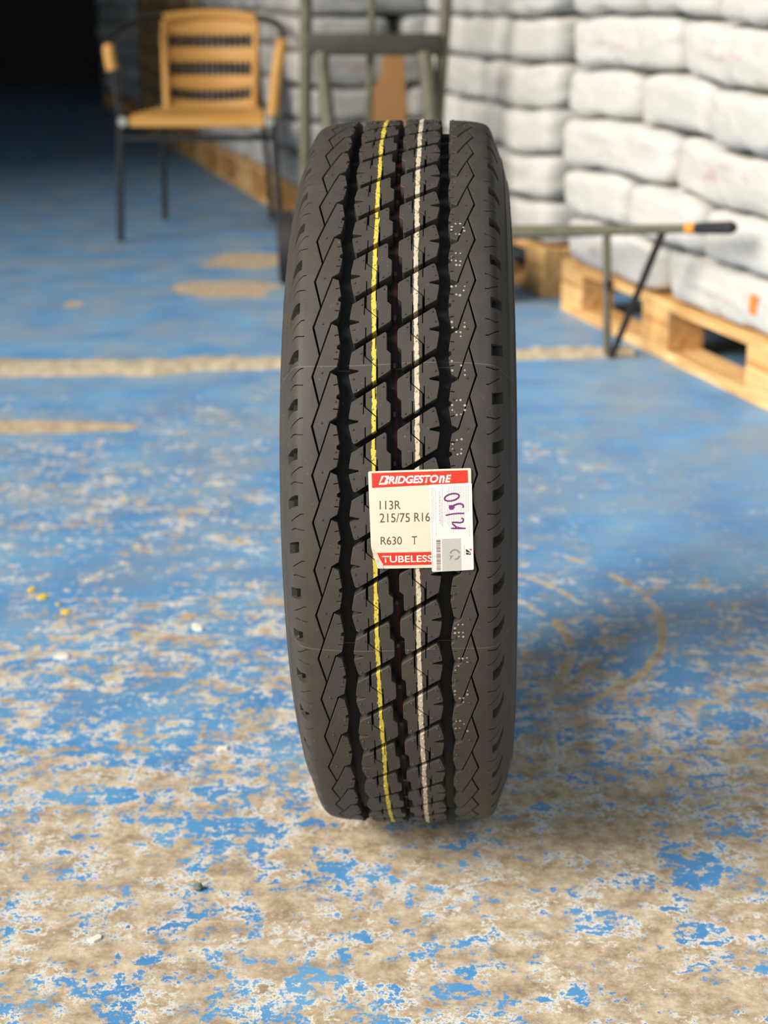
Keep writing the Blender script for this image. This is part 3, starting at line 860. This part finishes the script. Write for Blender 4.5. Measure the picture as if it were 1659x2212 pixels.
part('fork', M['metal'], hc, lambda b: tube(b, [tuple(sp(2.4)), (wx.x + 0.045, wx.y + 0.015, 0.14)], 0.012))

# ------------------------------------------------------------------ woven bistro chair
cz = thing('woven_chair', 'tan woven armchair with dark stripes and thin dark metal legs', 'chair', (-0.668, 5.77, 0), math.radians(-0.5))
# local: +x right, -y to the camera; seat 0.44 high
def side_frame(sx):
    def f(b):
        pts = [(sx * 0.292, -0.27, 0.0), (sx * 0.285, -0.262, 0.22), (sx * 0.272, -0.255, 0.43), (sx * 0.292, -0.25, 0.60)]
        pts += arc((sx * 0.292, -0.25, 0.60), (sx * 0.312, -0.25, 0.705), (sx * 0.306, -0.14, 0.70), 6)[1:]
        pts += arc((sx * 0.306, -0.14, 0.70), (sx * 0.300, 0.21, 0.765), (sx * 0.165, 0.262, 0.772), 10)[1:]
        tube(b, pts, 0.0125, 10)
    return f
for sx in (-1, 1):
    part('side_frame', M['frame'], cz, side_frame(sx))
    a = [(sx * 0.2735, -0.255, 0.445), (sx * 0.282, -0.2525, 0.52), (sx * 0.292, -0.25, 0.60)] + arc((sx * 0.292, -0.25, 0.60), (sx * 0.312, -0.25, 0.705), (sx * 0.306, -0.14, 0.70), 6)[1:]
    if sx < 0: a = a[2:6]
    part('arm_wrap', M['rattan'], cz, lambda b: tube(b, a[:7], 0.021, 12))
    part('leg', M['frame'], cz, lambda b: tube(b, [(sx * 0.215, 0.31, 0.0), (sx * 0.205, 0.27, 0.25), (sx * 0.19, 0.235, 0.44), (sx * 0.178, 0.25, 0.62), (sx * 0.165, 0.272, 0.76)], 0.0115))
    part('joint_cap', M['frame_silver'], cz, lambda b: tube(b, [(sx * 0.262, -0.245, 0.425), (sx * 0.262, -0.275, 0.425)], 0.017, 12))
part('front_stretcher', M['frame'], cz, lambda b: tube(b, [(-0.278, -0.258, 0.365), (0.278, -0.258, 0.365)], 0.008))
part('rear_stretcher', M['frame'], cz, lambda b: tube(b, [(-0.198, 0.255, 0.33), (0.198, 0.255, 0.33)], 0.008))
for sx in (-1, 1): part('side_stretcher', M['frame'], cz, lambda b: tube(b, [(sx * 0.279, -0.258, 0.365), (sx * 0.198, 0.255, 0.34)], 0.008))
def seat(b):
    n = 14; m = 12; top = []
    for i in range(n + 1):
        row = []
        x = (i / n * 2 - 1)
        for j in range(m + 1):
            y = j / m
            w = 0.242 - 0.045 * y
            z = 0.448 - 0.014 * (1 - x * x) * (1 - (2 * y - 1) ** 2) - (0.02 * (1 - y / 0.08) ** 2 if y < 0.08 else 0)
            row.append(b.verts.new((x * w, -0.265 + y * 0.44, z)))
        top.append(row)
    fs = []
    for i in range(n):
        for j in range(m): fs.append(b.faces.new((top[i][j], top[i + 1][j], top[i + 1][j + 1], top[i][j + 1])))
    ex = bmesh.ops.extrude_face_region(b, geom=fs)
    for g in ex['geom']:
        if isinstance(g, bmesh.types.BMVert): g.co.z -= 0.020
part('seat', M['rattan'], cz, seat, 50)
# curved back: bands of tan weave and open rows of dark strands
def back_pt(x, z):       # x -1..1
    w = 0.168 + 0.012 * (z - 0.45) / 0.33
    bow = 0.055 * (1 - x * x)
    return Vector((x * w, 0.185 + 0.075 * (z - 0.45) / 0.33 + bow, z))
def band(z0, z1, s0=0.0, s1=0.0, th=0.014):
    def f(b):
        n = 14; rows = []
        for i in range(n + 1):
            x = i / n * 2 - 1; col = []; c = 1 - x * x
            for j in (0, 1, 2, 3, 4, 4, 3, 2, 1, 0):
                z = z0 + s0 * c + (z1 + s1 * c - z0 - s0 * c) * j / 4
                front = len(col) < 5
                col.append(b.verts.new(back_pt(x, z) + Vector((0, -0.006 * math.sin(math.pi * j / 4) if front else th, 0))))
            rows.append(col)
        for a, c in zip(rows, rows[1:]):
            for j in range(10): b.faces.new((a[j], a[(j + 1) % 10], c[(j + 1) % 10], c[j]))
        b.faces.new(rows[0]); b.faces.new(rows[-1][::-1])
    return f
def strands(z0, z1, sag):
    for i in range(15):
        x = -0.90 + 1.8 * i / 14; s_ = sag * (1 - x * x)
        part('strand', M['rattan_dark'], cz, lambda b: tube(b, [back_pt(x, z0 + s_ - 0.004) + Vector((0, .006, 0)), back_pt(x, z1 + s_ + 0.004) + Vector((0, .006, 0))], 0.0085, 6))
part('top_rail', M['rattan'], cz, lambda b: tube(b, [back_pt(-1 + 2 * i / 14, 0.768 + 0.016 * (1 - (-1 + 2 * i / 14) ** 2)) for i in range(15)], 0.020, 12))
part('back_band', M['rattan'], cz, band(0.710, 0.768, -0.004, 0.012))
strands(0.668, 0.710, -0.004)
part('back_band', M['rattan'], cz, band(0.610, 0.668, -0.002, -0.004))
strands(0.564, 0.610, -0.002)
part('back_band', M['rattan'], cz, band(0.520, 0.564, -0.016, -0.002))
strands(0.482, 0.520, -0.016)
part('back_band', M['rattan'], cz, band(0.425, 0.482, -0.010, -0.016))
for sx in (-1, 1):
    part('back_edge', M['rattan'], cz, lambda b: tube(b, [back_pt(sx, 0.43 + 0.345 * i / 8) for i in range(9)], 0.014, 10))

# ------------------------------------------------------------------ small things on the floor
def chip(x, y, sx, sy, rz, mat, label, seed, name='paint_chip', cat='paint chip'):
    bm = bmesh.new(); n = 9; rr = random.Random(seed)
    rad = [rr.uniform(0.55, 1.0) for _ in range(n)]
    lo = [bm.verts.new((sx * rad[i] * math.cos(2 * math.pi * i / n), sy * rad[i] * math.sin(2 * math.pi * i / n), 0.0)) for i in range(n)]
    hi = [bm.verts.new((v.co.x * 0.95, v.co.y * 0.95, 0.0014 + rr.uniform(0, 0.0006))) for v in lo]
    c = bm.verts.new((0, 0, 0.002))
    for i in range(n):
        bm.faces.new((lo[i], lo[(i + 1) % n], hi[(i + 1) % n], hi[i])); bm.faces.new((hi[i], hi[(i + 1) % n], c))
    o = obj(name, bm, mat); o.location = (x, y, 0.0002); o.rotation_euler = (0, 0, rz)
    return tag(o, label, cat)
chip(-0.271, 1.198, 0.0075, 0.0065, 0.6, M['chip'], 'cream paint chip lying alone on bare tan concrete', 2)
chip(-0.432, 1.835, 0.012, 0.011, 0.2, M['chip'], 'white paint chip on the worn blue floor near yellow spots', 5)
chip(-0.190, 1.576, 0.009, 0.007, 0.1, M['chip'], 'small flat white chip on speckled floor beside the tyre', 8)
chip(-0.264, 1.937, 0.010, 0.018, 0.5, M['chip'], 'long white paint chip on solid blue paint left of the tyre', 12)
for i, (x, y, s) in enumerate(((-0.527, 2.078, 0.007), (-0.504, 2.049, 0.010), (-0.475, 2.02, 0.004), (-0.458, 1.991, 0.009))):
    o = chip(x, y, s, s * 1.3, 0.3 * i, M['chip_y'], 'yellow paint spot in a short row on the blue floor', 20 + i, 'paint_spot', 'paint spot'); o['group'] = 'row of yellow paint spots'
bm = bmesh.new(); bmesh.ops.create_icosphere(bm, subdivisions=2, radius=0.0048)
for v in bm.verts: v.co *= 1 + 0.35 * noise.noise(v.co * 420); v.co.z *= 0.8
zmin = min(v.co.z for v in bm.verts)
for v in bm.verts: v.co.z -= zmin
pb = obj('pebble', bm, M['stone']); pb.location = (-0.184, 1.281, 0.0); tag(pb, 'tiny grey pebble on the bare concrete', 'pebble')
